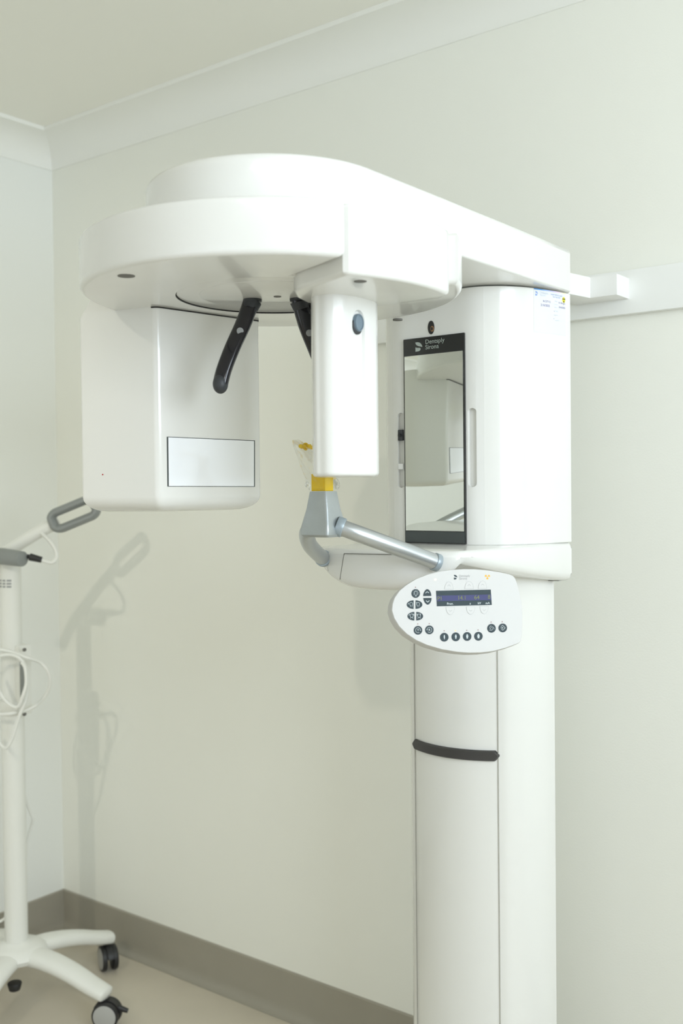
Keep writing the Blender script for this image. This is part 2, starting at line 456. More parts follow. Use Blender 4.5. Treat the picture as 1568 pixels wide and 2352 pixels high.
# rounded groove with a grey window at its upper end
def tube_front(px):                           # plan point of the housing's front at a column of the view
    d = Vector(((ray(px, 1100)).x, (ray(px, 1100)).y)); best = None
    for a, b in zip(tpts, tpts[1:]+tpts[:1]):
        a = Vector(a); b = Vector(b); e = b-a; den = d.x*(-e.y)+d.y*e.x
        if abs(den) < 1e-9: continue
        t = (a.x*(-e.y)+a.y*e.x)/den; s = (d.x*a.y-d.y*a.x)/den
        if 0 <= s <= 1 and t > 0 and (best is None or t < best): best = t
    return d*best
g0, g1 = tube_front(811), tube_front(842)
gm = (g0+g1)/2; gd = (g1-g0).normalized(); gn = Vector((gd.y, -gd.x))
if gn.dot(gm) > 0: gn = -gn
hw = (g1-g0).length/2
def zpx(py, pt): return H - (py-1127.5)*(pt.dot(Vector((f0.x, f0.y))))/FPX
ztop, zbot = zpx(741, gm), zpx(1018, gm)
bm = bmesh.new()
pts = [(hw*math.cos(a), ztop+hw*1.15*math.sin(a)) for a in [PI*k/14 for k in range(15)]] + [(hw*math.cos(a), zbot+hw*1.15*math.sin(a)) for a in [PI+PI*k/14 for k in range(15)]]
def G(s, out, z): p = gm+gd*s+gn*out; return Vector((p.x, p.y, z))
cz = (ztop+zbot)/2
ring_loft(bm, [[G(s*1.0, .02, z) for s, z in pts], [G(s*.98, .001, z) for s, z in pts], [G(s*.72, -.0035, cz+(z-cz)*.985) for s, z in pts]])
cut = fin('cutter', bm, 'white'); boolean_cut(tubeh, [cut])
bm = bmesh.new()
for k, (rs, o) in enumerate(((1.0, -.004), (1.0, .0015), (.93, .0035), (.80, .0035), (.74, .0022))):
    pass
rings = [[G(rs*.0102*math.cos(a), o, ztop-.001+rs*.0136*math.sin(a)) for a in [2*PI*k/28 for k in range(28)]] for rs, o in ((1.0, -.006), (1.0, .0012), (.93, .0030), (.82, .0032), (.74, .0018), (.3, .0010))]
ring_loft(bm, rings); part('window_cap', bm, 'knob', tubeh)['label'] = 'blue-grey oval cap in the groove'
bm = bmesh.new()
rings = [[G(-.0005+rs*.0104*math.cos(a), o, ztop-.0045+rs*.0140*math.sin(a)) for a in [2*PI*k/28 for k in range(28)]] for rs, o in ((1.02, -.006), (1.02, -.0008), (.9, .0))]
ring_loft(bm, rings); part('cap_recess', bm, 'dark', tubeh)

# sensor unit : large box hanging from the left of the rotating head
KS = .975
A = CP(-.3162, 1.784)*KS; B = CP(-.151, 1.943)*KS; D = CP(-.468, 1.857)*KS
B2 = CP(-.215, 2.03)*KS; D2 = CP(-.36, 2.05)*KS; D3 = CP(-.45, 1.95)*KS
def lerp(a, b, t): return a*(1-t)+b*t
sp = []
def corner(prev, p, nxt, r, n=5):
    a = p+(prev-p).normalized()*r; b = p+(nxt-p).normalized()*r
    for i in range(n+1):
        t = i/n; sp.append(tuple(((1-t)**2)*a+2*t*(1-t)*p+t*t*b))
ring = [(D, .006), (A, .010), (B, .006), (B2, .04), (D2, .05), (D3, .02)]
for i, (p, r) in enumerate(ring): corner(ring[i-1][0], p, ring[(i+1) % len(ring)][0], r)
bm = bmesh.new()
if area2(sp) < 0: sp = sp[::-1]
zb_, zt_ = -.006, .352
scx = sum(p[0] for p in sp)/len(sp); scy = sum(p[1] for p in sp)/len(sp)
rings = []
for i in range(7):
    a = PI/2*i/6
    rings.append([Vector((scx+(x-scx)*(1-.30*(1-math.sin(a))), scy+(y-scy)*(1-.30*(1-math.sin(a))), H+zb_-.026+.026*(1-math.cos(a)))) for x, y in sp])
rings.append([Vector((x, y, H+.3065)) for x, y in sp])
out = (D-A).normalized(); rr = []
for x, y in sp:                              # the outer upper edge slopes in toward the head
    v = Vector((x, y)); s_ = (v-A).dot(out)
    if s_ > .125: v = v - out*(s_-.125)*.85
    rr.append(Vector((v.x, v.y, H+.350)))
rings.append(rr)
ring_loft(bm, rings)
sens = part('sensor_unit', bm, 'white', smooth=25)
gp = [Vector((x, y, H+.3135)) for x, y in sp if math.hypot(x-XM, y-YC) < .297]
k0 = max(range(len(gp)), key=lambda i: (gp[i]-gp[i-1]).length); gp = gp[k0:]+gp[:k0]
gp = [p for p in gp if (Vector((p.x, p.y))-A).length < .23]
bm = bmesh.new(); tube(bm, gp, .0014, seg=6); part('sensor_gap', bm, 'rubber', sens)
# detector window on the inner face of the sensor
fd = (B-A).normalized(); fn = Vector((fd.y, -fd.x))
if fn.dot(-A) < 0: fn = -fn
fd3 = Vector((fd.x, fd.y, 0)); fn3 = Vector((fn.x, fn.y, 0)); A3 = Vector((A.x, A.y, H))
def SF(px, py, off): return on(px, py, A3+fn3*off, fn3)
bm = bmesh.new()
c = [(383, 1003), (585.5, 1011.5), (585.5, 1118), (384.5, 1117.5)]
ring_loft(bm, [[SF(x, y, -.004) for x, y in c], [SF(x, y, .0006) for x, y in c]])
win = part('detector_frame', bm, 'mframe2', sens)
bm = bmesh.new()
c2 = [(386.3, 1004.5), (583.2, 1013), (583.2, 1116.8), (387.6, 1116.2)]
ring_loft(bm, [[SF(x, y, -.002) for x, y in c2], [SF(x, y, .0010) for x, y in c2]])
part('detector_window', bm, 'screen', sens)['label'] = 'pale blue-white glass window'
on3 = Vector((out.y, -out.x, 0)); on3 = on3 if on3.dot(Vector((A.x, A.y, 0))) < 0 else -on3
p = on(236, 1090, A3, on3); bm = bmesh.new(); cyl(bm, p-on3*.002, p+on3*.0006, .0013, seg=12); part('alignment_mark', bm, 'red', sens)

# temple supports
def support(name, pts, rz):
    P = [at(x, y, Z) for x, y, Z in pts]
    path = catmull(P, 6)
    bm = bmesh.new()
    across = r0*math.cos(rz)+f0*math.sin(rz)
    rings = []
    n = len(path)
    for i, p in enumerate(path):
        t = (path[min(n-1, i+1)]-path[max(0, i-1)]).normalized(); nb = t.cross(across).normalized(); ac = nb.cross(t).normalized()
        if ac.dot(across) < 0: ac = -ac
        k = i/(n-1); w = .0142*(1-.10*k); d = .0085
        rings.append([p+ac*(w*math.copysign(abs(math.cos(a))**.7, math.cos(a)))+nb*(d*math.copysign(abs(math.sin(a))**.8, math.sin(a))) for a in [2*PI*q/24 for q in range(24)]])
    ring_loft(bm, rings)
    s = part(name, bm, 'black')
    return s, path, across
sp1, path1, ac1 = support('temple_support', [(580, 682, 1.690), (560, 740, 1.683), (533, 800, 1.672), (514, 850, 1.664), (506, 882, 1.660)], -.35)
sp2, path2, ac2 = support('temple_support', [(686, 682, 1.690), (703, 745, 1.700), (725, 802, 1.712), (744, 852, 1.722), (752, 884, 1.728)], .35)
for s_, path, px, py, Z in ((sp1, path1, 575.5, 695.5, 1.688), (sp2, path2, 690, 697, 1.690)):
    bm = bmesh.new(); p = path[0]; zt = H+.3163
    cyl(bm, Vector((p.x, p.y, zt)), Vector((p.x, p.y, zt-.004)), .0152, .0148, mi=0)
    q = path[0]+(path[5]-path[0])*.35
    cyl(bm, Vector((p.x, p.y, zt-.004)), Vector((q.x, q.y, zt-.016)), .0148, .0125, mi=0)
    part('support_collar', bm, 'dark', s_)
    e = path[-1]; bm = bmesh.new()
    bmesh.ops.create_uvsphere(bm, u_segments=28, v_segments=18, radius=1)
    dirn = (path[-1]-path[-3]).normalized()
    a = dirn.orthogonal().normalized()
    for v in bm.verts: v.co = e + Vector((v.co.x*.0125, v.co.y*.0125, v.co.z*.0158))
    part('temple_pad', bm, 'dark', s_)
    m = path[int(len(path)*.32)]
    nb = (EYE-m).normalized()
    bm = bmesh.new(); cyl(bm, m+nb*.004, m+nb*.0122, .0056, bev=.0006, seg=24); part('support_button', bm, 'collar' if False else 'greytxt', s_)
# black forehead holder just behind the tube
bm = bmesh.new()
prism(bm, [tuple(CP(a, z)) for a, z in ((-.066, 1.72), (-.045, 1.70), (-.02, 1.72), (-.04, 1.75))], H+.02+.28, H+.3075, 0, 0)
hp = [at(694, 684, 1.73), at(718, 684, 1.73), at(735, 850, 1.73), at(727, 900, 1.73), at(719, 830, 1.73), at(716, 770, 1.73)]
ring_loft(bm, [[p-f0*.006 for p in hp], [p+f0*.006 for p in hp]])
part('forehead_support', bm, 'black')

# ---- shelf below the mirror
sh = [(0, 1.515), (.05, 1.519), (.10, 1.532), (.135, 1.547), (.155, 1.558), (.165, 1.572), (.170, 1.60), (.176, 1.68), (.186, 1.78), (.195, 1.87), (.1985, 1.92), (.200, 1.932)]
shh = [(p.x, p.y) for p in catmull([(x, y, 0) for x, y in sh], 4)]
shp = [(XM+x, y) for x, y in shh] + [(XM-x, y) for x, y in shh[::-1][:-1]]
if area2(shp) < 0: shp = shp[::-1]
def zbot_(x, y):
    dx = abs(x-XM); fr = max(0, min(1, (1.93-y)/.36))
    return H-.187+.005*fr+(.050*(min(1, dx/.166)**3.2))*fr**1.2
bm = bmesh.new(); rings = []
full = shp
for ins, fz in ((.018, lambda x, y: zbot_(x, y)), (.010, lambda x, y: zbot_(x, y)+.002), (.003, lambda x, y: zbot_(x, y)+.0075), (0, lambda x, y: zbot_(x, y)+.016),
                (0, lambda x, y: H-.120), (.003, lambda x, y: H-.1125), (.007, lambda x, y: H-.1088), (.012, lambda x, y: H-.1080)):
    ipts = inset_poly(shp, ins)
    rings.append([Vector((x, y, fz(ox, oy))) for (x, y), (ox, oy) in zip(ipts, full)])
ring_loft(bm, rings)
shelf = part('shelf', bm, 'white', smooth=40)
def shelf_front(px, py, off=0):               # point on the shelf's front face at a pixel
    d = ray(px, py); t0 = 1.0; best = None
    for a, b in zip(shp, shp[1:]+shp[:1]):
        ex, ey = b[0]-a[0], b[1]-a[1]; den = d.x*(-ey)+d.y*ex
        if abs(den) < 1e-9: continue
        t = (a[0]*(-ey)+a[1]*ex)/den; s_ = (d.x*a[1]-d.y*a[0])/den
        if 0 <= s_ <= 1 and t > 0 and (best is None or t < best): best = t
    return EYE+d*(best-off)
def seam(pxs, name, w, parent, m):
    bm = bmesh.new(); P = [shelf_front(x, y) for x, y in pxs]
    tube(bm, P, w, seg=6); return part(name, bm, m, parent)
seam([(790 + (780-790)*t, 1271.5+(1333-1271.5)*t) for t in (0, .25, .5, .75, .97)], 'flap_gap', .0007, shelf, 'seam')
seam([(790+i*12, 1271.5+.22*i) for i in range(12)], 'flap_gap', .0007, shelf, 'seam')
seam([(753, 1288+i*8) for i in range(4)], 'flap_gap', .0004, shelf, 'seam2')
# grip bars
for s, pts in ((1, [(.026, 1.388, -.060), (.055, 1.410, -.074), (.085, 1.455, -.094), (.108, 1.50, -.112), (.127, 1.536, -.127)]),
               (-1, [(.030, 1.388, -.061), (.058, 1.405, -.074), (.088, 1.448, -.096), (.112, 1.498, -.115), (.127, 1.536, -.128)])):
    path = catmull([(XM+s*x, y, H+z) for x, y, z in pts], 6)
    bm = bmesh.new(); tube(bm, path, .0142, seg=28)
    g = part('grip_bar', bm, 'steel', smooth=50)
    e, d = path[-1], (path[-1]-path[-2]).normalized()
    bm = bmesh.new(); cyl(bm, e-d*.004, e+d*.006, .0162, bev=.0012, seg=36); part('bar_collar', bm, 'collar', g)
    e, d = path[2], (path[0]-path[3]).normalized()
    bm = bmesh.new(); cyl(bm, path[2], path[0]+d*.004, .0172, bev=.0015, seg=36); part('bar_collar', bm, 'collar', g)
# bite holder: tapered aluminium block
yb = 1.380
bm = bmesh.new(); rings = []
prof = [(0, .0178, .0175), (-.002, .0183, .0180), (-.03, .0235, .0205), (-.055, .0290, .0262), (-.066, .0312, .0285), (-.074, .0305, .0280), (-.078, .0275, .0245)]
for z, wx, wy in prof:
    r_ = .005; q = []
    for (sx, sy, a0) in ((1, 1, 0), (-1, 1, PI/2), (-1, -1, PI), (1, -1, 1.5*PI)):
        for i in range(5):
            a = a0+PI/2*i/4; q.append(Vector((XM+sx*(wx-r_)+r_*math.cos(a), yb+sy*(wy-r_)+r_*math.sin(a), H+z+ (.0 if z > -.05 else .0))))
    rings.append(q)
ring_loft(bm, rings); holder = part('bite_holder', bm, 'steel2', smooth=28)

# ---- control panel
KN = (-(f0*.0)+ (-f0*math.cos(math.radians(14)) + r0*math.sin(math.radians(14))))
KN = (KN*math.cos(math.radians(16)) + Vector((0, 0, 1))*math.sin(math.radians(16))).normalized()
KO = at(1050, 1405, 1.72)
def K(cx, cy, h=0): return on(880+cx*.28061, 1290+cy*.28061, KO, KN) + KN*h
out_ = [(70, 400), (75, 345), (92, 295), (130, 240), (190, 190), (270, 141), (360, 106), (450, 82), (550, 68), (650, 61), (750, 62), (850, 70), (950, 85), (1030, 103), (1062, 116), (1078, 135), (1092, 170), (1112, 240), (1130, 330), (1139, 420), (1139, 520), (1133, 600), (1124, 650), (1110, 665), (1080, 678), (1000, 706), (900, 732), (800, 744), (700, 746), (600, 738), (480, 718), (360, 683), (270, 643), (190, 590), (130, 530), (90, 465)]
op = [K(x, y) for x, y in out_]
cc = sum(op, Vector())/len(op)
def kin(sc, h, sh=0): return [cc+(p-cc)*sc+KN*h for p in op]
bm = bmesh.new()
ring_loft(bm, [kin(.93, -.030), kin(.985, -.028), kin(1.008, -.023), kin(1.012, -.016), kin(1.006, -.004), kin(1.003, -.0015), kin(.995, 0), kin(.97, .0002)])
panel = part('control_panel', bm, 'keypad', smooth=40)
bm = bmesh.new()                             # bracket joining it to the shelf
pa = cc-KN*.028-Vector((0, 0, .01)); pb = Vector((XM+.150, 1.60, H-.168))
tube(bm, [pa, lerp(pa, pb, .5), pb], .012, seg=24); part('panel_bracket', bm, 'white2', panel)
def kpoly(bm, pts, h0, h1, mi=0):
    if len(pts) > 3 and area2(pts) < 0: pts = pts[::-1]
    ring_loft(bm, [[K(x, y, h0) for x, y in pts], [K(x, y, h1) for x, y in pts]], mi=mi)
def kstroke(bm, pts, w, h, mi=1, closed=False):
    n = len(pts); 
    for i in range(n if closed else n-1):
        a, b = Vector(pts[i]), Vector(pts[(i+1) % n]); d = (b-a)
        if d.length < 1e-6: continue
        d.normalize(); nn = Vector((-d.y, d.x))*w/2; a = a-d*w*.25; b = b+d*w*.25
        q = [a+nn, b+nn, b-nn, a-nn]
        f = bm.faces.new([bm.verts.new(K(p.x, p.y, h)) for p in q]); f.material_index = mi
def kface(bm, pts, h, mi=1):
    f = bm.faces.new([bm.verts.new(K(x, y, h)) for x, y in pts]); f.material_index = mi
def ell(cx, cy, rx, ry, a0=0, a1=2*PI, n=28): return [(cx+rx*math.cos(a0+(a1-a0)*i/n), cy+ry*math.sin(a0+(a1-a0)*i/n)) for i in range(n+1)]
hb = .0007; hs = .00085
def button(pts, sym, m=('btn', 'ink')):
    bm = bmesh.new(); kpoly(bm, pts, -.0005, hb)
    sym(bm); return part('button', bm, list(m), panel, norm=False)
def circ(cx, cy): return ell(cx, cy, 35, 36)[:-1]
def s_bulb(bm):
    c = (265, 255)
    kstroke(bm, ell(265, 257, 11, 14, PI*.72, PI*2.28, 14), 3, hs); kstroke(bm, [(258, 270), (260, 279), (270, 279), (273, 270)], 3, hs)
    kstroke(bm, ell(265, 281, 5, 4), 3, hs)
    for a in (0, 45, 90, 135, 180, 215, -35):
        r = math.radians(a); kstroke(bm, [(265+17*math.cos(r), 257-18*math.sin(r)), (265+23*math.cos(r), 257-24*math.sin(r))], 3, hs)
button(circ(264, 261), s_bulb)
up_ = [(325, 282), (328, 262), (335, 246), (345, 232), (353, 226.5), (362, 226), (372, 231), (382, 243), (389, 260), (392, 281)]
button(up_, lambda bm: kstroke(bm, [(345, 258), (357, 246), (371, 256)], 5, hs))
dn_ = [(326, 298), (394, 297), (393, 313), (387, 332), (376, 347), (364, 353), (352, 349), (339, 336), (330, 317)]
button(dn_, lambda bm: kstroke(bm, [(349, 320), (362, 333), (375, 320)], 5, hs))
def halfell(cx, cy, side):
    pts = [(cx+side*(0+56*abs(math.cos(a))), cy+35*math.sin(a)) for a in [-PI/2+PI*i/16 for i in range(17)]]
    return pts
def head(bm, cx, cy, kind):
    kstroke(bm, ell(cx, cy-4, 12, 15, PI*.62, PI*2.35, 16), 3, hs)
    if kind == 0:
        kstroke(bm, [(cx-7, cy+9), (cx-4, cy+16)], 3, hs); kstroke(bm, [(cx+7, cy+8), (cx+7, cy+17)], 3, hs)
    else:
        kstroke(bm, [(cx-6, cy+10), (cx-10, cy+19)], 3, hs); kstroke(bm, [(cx+6, cy+10), (cx+11, cy+19)], 3, hs); kstroke(bm, [(cx-6, cy+11), (cx+6, cy+11)], 3, hs)
for (cx, cy, side, kind, marks) in ((247, 352, -1, 0, [(206, 340, 202, 350)]), (263, 352, 1, 0, [(270, 332, 273, 345)]), (253, 447, -1, 1, [(213, 430, 208, 442), (243, 428, 250, 440)]), (269, 447, 1, 1, [(274, 428, 277, 441), (304, 428, 301, 441)])):
    def sy(bm, cx=cx, cy=cy, side=side, kind=kind, marks=marks):
        head(bm, cx+side*(20 if kind == 0 else 22), cy, kind)
        for a, b, c_, d_ in marks: kstroke(bm, [(a, b), (c_, d_)], 4, hs)
    button(halfell(cx, cy, side), sy)
def s_letter(ch, cx, cy, a0, a1, tip):
    def f(bm):
        kstroke(bm, ell(cx, cy, 20, 21, math.radians(a0), math.radians(a1), 20), 3, hs)
        kface(bm, [(tip[0]-6, tip[1]), (tip[0]+6, tip[1]), (tip[0], tip[1]+8)], hs)
        add_text(bm, ch, lambda u, v: K(cx-7+u*24, cy+8-v*24, hs), size=1, mi=1, bold=.02)
    return f
button(circ(283, 562), s_letter('T', 283, 562, 60, 345, (302, 560)))
button(circ(376, 559), s_letter('R', 376, 559, -170, 130, (357, 556)))
def s_person(cx, cy, k):
    def f(bm):
        kface(bm, ell(cx, cy-14*1.0, 4.2+k, 5)[:-1], hs)
        w = 5.0+2.0*k; hh = 10
        kface(bm, [(cx-w, cy-9), (cx+w, cy-9), (cx+w+.8, cy+3), (cx+w-1.5, cy+4), (cx+w-2.5, cy+17), (cx-w+2.5, cy+17), (cx-w+1.5, cy+4), (cx-w-.8, cy+3)], hs)
    return f
for k, (cx, cy) in enumerate(((498, 619), (592, 616), (685, 613), (777, 611))): button(circ(cx, cy), s_person(cx, cy, k*.75))
def s_swirl(bm):
    for a in (0, 120, 240):
        pts = [(884+r*math.cos(math.radians(a+t)), 546+r*math.sin(math.radians(a+t))) for t, r in [(q*13, 7+q*1.3) for q in range(12)]]
        kstroke(bm, pts, 3.2, hs)
button(circ(884, 546), s_swirl)
def s_diamond(bm):
    kstroke(bm, [(962, 532), (974, 522), (996, 543), (976, 562), (965, 553)], 3.4, hs); kstroke(bm, [(958, 543), (976, 543)], 3.4, hs)
    kface(bm, [(970, 537), (982, 543), (970, 549)], hs)
button(circ(976, 543), s_diamond)
def dome(cx, cy, upw):
    s_ = 1 if upw else -1
    return [(cx-35, cy+30*s_), (cx-34, cy+12*s_), (cx-27, cy-10*s_), (cx-15, cy-27*s_), (cx, cy-33*s_), (cx+15, cy-27*s_), (cx+27, cy-10*s_), (cx+34, cy+12*s_), (cx+35, cy+30*s_)]
for cx, cy, upw in ((536, 197, 1), (701, 194, 1), (811, 191, 1), (547, 402, 0), (713, 400, 0), (824, 396, 0)):
    def sy(bm, cx=cx, cy=cy, upw=upw):
        s_ = 1 if upw else -1
        kstroke(bm, dome(cx, cy, upw), 1.1, hs, closed=True)
        kstroke(bm, [(cx-12, cy+4*s_), (cx, cy-7*s_), (cx+12, cy+4*s_)], 2.2, hs)
    button(dome(cx, cy, upw), sy, ('keypad', 'lineg'))
for i, (x, y) in enumerate(((262, 210), (281, 510), (375, 507), (497, 566), (589, 565), (682, 562), (774, 559), (881, 494), (972, 492))):
    bm = bmesh.new(); kpoly(bm, ell(x, y, 8.5, 8.5)[:-1], -.0005, .0004); kface(bm, ell(x, y+.5, 4.2, 4.2)[:-1], .0005)
    part('indicator_light', bm, ['keypad', 'ledon' if i == 4 else 'ledoff'], panel, norm=False)
bm = bmesh.new(); kpoly(bm, ell(425, 147, 9, 9)[:-1], -.0005, .0006); part('indicator_light', bm, 'ledy', panel)
bm = bmesh.new(); kpoly(bm, [(430, 239), (879, 229), (887, 355), (437, 366)], -.0005, .0004, 0)
kface(bm, [(432.5, 279), (881.5, 269.5), (884, 315), (435.5, 325)], .0006, 1)
bl = lambda ox, oy, k: (lambda u, v: K(ox+u*k+v*k*-.02, oy-v*k-u*k*.022, .0008))
for s_, x, y in (('P1', 438, 318), ('14.1', 604, 313), ('64', 741, 309), ('8', 853, 306)):
    add_text(bm, s_, bl(x, y, 47), size=1, mi=2, space=.92)
for s_, x, y, k in (('Prog.', 519, 354, 25), ('s', 705, 351, 25), ('kV', 771, 349, 25), ('mA', 835, 348, 24)):
    add_text(bm, s_, bl(x, y, k), size=1, mi=3, bold=.02)
part('display', bm, ['btn', 'lcd', 'lcdtext', 'ink'], panel, norm=False)
bm = bmesh.new(); logo_shape(bm, lambda u, v: K(577+u*29-v*1, 147-v*38-u*.6, .0003)); part('logo', bm, 'btn', panel, norm=False)
bm = bmesh.new(); add_text(bm, 'Dentsply', bl(617, 126, 25.5), mi=0, bold=-.008); add_text(bm, 'Sirona', bl(619, 148, 25.5), mi=0, bold=-.008)
part('lettering', bm, 'lineg', panel, norm=False)
bm = bmesh.new()
for a in (90, 210, 330):
    q = []
    for t, r in ((-30, 22), (0, 23), (30, 22), (30, 6), (-30, 6)):
        q.append((851+r*math.cos(math.radians(a+t)), 124+r*.95*math.sin(math.radians(a+t))))
    kface(bm, q, .0003, 0)
kface(bm, ell(851, 124, 3.5, 3.5, n=12)[:-1], .0003, 0)
part('radiation_symbol', bm, 'orange', panel, norm=False)

# ---- service sticker on the side of the carriage body
side = [(XM+x, y) for x, y in bhalf if x > .105]
L = [0]
for a, b in zip(side, side[1:]): L.append(L[-1]+math.hypot(b[0]-a[0], b[1]-a[1]))
def surf(s, z, o=.0006):
    s = max(0, min(L[-1]-1e-6, s))
    for i in range(len(side)-1):
        if L[i] <= s <= L[i+1]:
            t = (s-L[i])/(L[i+1]-L[i]); a, b = Vector(side[i]), Vector(side[i+1]); p = a*(1-t)+b*t; d = (b-a).normalized()
            return Vector((p.x+d.y*o, p.y-d.x*o, z))
def s_at(px):
    d = ray(px, 700); best = 0; bd = 9
    for i in range(800):
        s = L[-1]*i/799; p = surf(s, H)
        lat = p.x*r0.x+p.y*r0.y; Z = p.x*f0.x+p.y*f0.y; q = 784+FPX*lat/Z+.0105*470
        if abs(q-px) < bd: bd = abs(q-px); best = s
    return best
s0_, s1_ = s_at(1234), s_at(1306.5)
sw = s1_-s0_; zt = H+.3915
def ST(u, v, o): return surf(s0_+sw*u, zt-v*.085, o)
bm = bmesh.new(); n = 14
ring_loft(bm, [[ST(i/n, v, .0004) for v in (0, 1)] + [ST(i/n, v, -.0002) for v in (1, 0)] for i in range(n+1)])
stk = part('service_sticker', bm, 'sticker', body)
bm = bmesh.new(); n = 24; al = []
lay = bm.verts.layers.float.new('along')
prev = None
for i in range(n+1):
    a = bm.verts.new(ST(i/n, .0, .0006)); b = bm.verts.new(ST(i/n, .022, .0006)); a[lay] = b[lay] = i/n
    if prev: bm.faces.new((prev[0], prev[1], b, a))
    prev = (a, b)
part('sticker_stripe', bm, 'stripe', stk and body, norm=False)
bm = bmesh.new()
logo_shape(bm, lambda u, v: ST(.04+u*.075, .165-v*.105, .0007), 0)
def stext(s_, u0, v0, k, mi, bold=0, ku=None):
    ku = ku or k*.085/sw
    add_text(bm, s_, lambda u, v: ST(u0+u*ku, v0-v*k, .0007), mi=mi, bold=bold)
stext('Dentsply', .17, .100, .075, 1); stext('Sirona', .17, .155, .075, 1)
stext('X-RAY SERVICE AND', .50, .10, .045, 0); stext('TEST RECORD', .56, .15, .045, 0)
stext('N 57712', .26, .29, .07, 2); stext('21/6/2025', .19, .385, .075, 2)
stext('Name', .63, .24, .04, 1); stext('Location', .60, .31, .04, 1); stext('Tested', .60, .38, .04, 1); stext('Passed', .64, .47, .04, 1); stext('Remarks', .60, .56, .04, 1); stext('Signature', .64, .68, .04, 1)
stext('R. Wright', .76, .27, .06, 2); stext('21/6/2025', .76, .37, .06, 2); stext('v', .595, .48, .06, 2); stext('-', .58, .66, .09, 2)
part('sticker_print', bm, ['inkblue', 'inkpale', 'inkpen'], body, norm=False)
bm = bmesh.new()
hc = (.935, .165); ru, rv = .052, .052*1.25*sw/.085
vs = [ST(hc[0]+ru*math.cos(a), hc[1]+rv*math.sin(a), .0008) for a in [2*PI*i/20 for i in range(20)]]
f = bm.faces.new([bm.verts.new(v) for v in vs]); f.material_index = 0
for a in (90, 210, 330):
    q = [ST(hc[0]+ru*r*math.cos(math.radians(a+t)), hc[1]+rv*r*math.sin(math.radians(a+t)), .0010) for t, r in ((-28, .92), (28, .92), (28, .2), (-28, .2))]
    f = bm.faces.new([bm.verts.new(v) for v in q]); f.material_index = 1
part('radiation_symbol', bm, ['hyellow', 'rubber'], body, norm=False)

# ---- wall bracket
bm = bmesh.new()
y_ = YB-.021
b0_ = Vector((XM+.17, 1.975)); 
zt_b, zb_b = H+.4535, H+.409
q0 = on(1311, 672, Vector((0, 1.975, 0)), Vector((0, 1, 0)))
q1 = on(1355, 672, Vector((0, 2.085, 0)), Vector((0, 1, 0)))
q2 = on(1416, 672, Vector((0, 2.085, 0)), Vector((0, 1, 0)))
prism(bm, [(q0.x-.03, q0.y-.01), (q1.x, q1.y), (q2.x, q2.y-.0), (q2.x, YB-.019), (q1.x-.06, YB-.019), (q0.x-.06, q0.y+.03)], zb_b, zt_b, .0008, .0008, 2)
part('wall_bracket', bm, 'white2')

# ------------------------------------------------------------------ bite block and sleeve
bb = Vector((XM, yb, H))
bm = bmesh.new()
box(bm, XM-.0150, XM+.0150, yb-.0135, yb+.0085, H+.0005, H+.030, b=.0008)
box(bm, XM-.0112, XM+.0112, yb-.0142, yb-.0130, H+.004, H+.030, b=.0004)
bite = fin('bite_block', bm, 'yellow')
tag(bite, 'yellow plastic bite block standing in the silver holder of the x-ray machine', 'bite block')
bm = bmesh.new()
prism(bm, [(XM-.008, yb-.008), (XM+.008, yb-.008), (XM+.006, yb+.006), (XM-.006, yb+.006)], H+.0295, H+.070, 0, 0)
stem = [Vector((XM, yb-.002, H+.055)), Vector((XM, yb-.012, H+.068)), Vector((XM, yb-.028, H+.074)), Vector((XM, yb-.060, H+.076))]
tube(bm, catmull(stem, 5), .0042, seg=10, ry=.0034)
fin('bite_stem', bm, 'yellow', bite)
bm = bmesh.new(); e = Vector((XM, yb-.046, H+.0757))
cyl(bm, e-Vector((.010, 0, 0)), e+Vector((.010, 0, 0)), .0036, seg=14)
tube(bm, [e+Vector((0, .006*math.cos(a), .0052*math.sin(a))) for a in [2*PI*i/14 for i in range(14)]], .0016, seg=8, closed=True)
fin('bite_plate', bm, 'yellow', bite)
# crumpled transparent hygiene sleeve
import random
random.seed(4)
bm = bmesh.new(); rings = []
tip = Vector((XM, yb-.072, H+.083)); NS, NR = 44, 26
for i in range(NR+1):
    t = i/NR
    c = Vector((XM, yb-.072+.070*min(1, t*1.15)**.9, H+.086-.080*t))
    wx = .006+.026*t**.7; wy = .003+.019*t**.6
    rings.append([c+Vector((wx*math.cos(a)*(1+.10*math.sin(5*a+7*t)+random.uniform(-.05, .05)), wy*math.sin(a)*(1+.16*math.sin(4*a-9*t)+random.uniform(-.07, .07)), .004*math.sin(3*a+2)*t)) for a in [2*PI*k/NS for k in range(NS)]])
ring_loft(bm, rings, cap0=True, cap1=False)
slv = fin('plastic_sleeve', bm, 'film', smooth=30)
tag(slv, 'crumpled clear plastic hygiene sleeve pulled over the yellow bite block', 'plastic sleeve')

# ------------------------------------------------------------------ equipment cart
HUB = CP(-.952, 2.95)
CART = thing('equipment_cart', 'white wheeled equipment stand with five-legged base near the left corner', 'cart', (HUB.x, HUB.y, 0))
def cpart(name, bm, m, parent=CART, smooth=40, norm=True): return fin(name, bm, m, parent, smooth, norm)
hx = Vector((HUB.x, HUB.y, 0))
bm = bmesh.new()
prof = [(.0, .135), (.060, .135), (.082, .142), (.088, .155), (.080, .170), (.060, .180), (.040, .186), (.036, .190), (.0, .190)]
ring_loft(bm, [[hx+Vector((max(r, .0005)*math.cos(a), max(r, .0005)*math.sin(a), z)) for a in [2*PI*k/40 for k in range(40)]] for r, z in prof])
cpart('hub', bm, 'cartwhite')
bm = bmesh.new(); cyl(bm, hx+Vector((0, 0, .188)), hx+Vector((0, 0, .86)), .0325, .0325, seg=40); cpart('pole', bm, 'cartwhite')
bm = bmesh.new(); cyl(bm, hx+Vector((0, 0, .86)), hx+Vector((0, 0, H-.19)), .0300, seg=40)
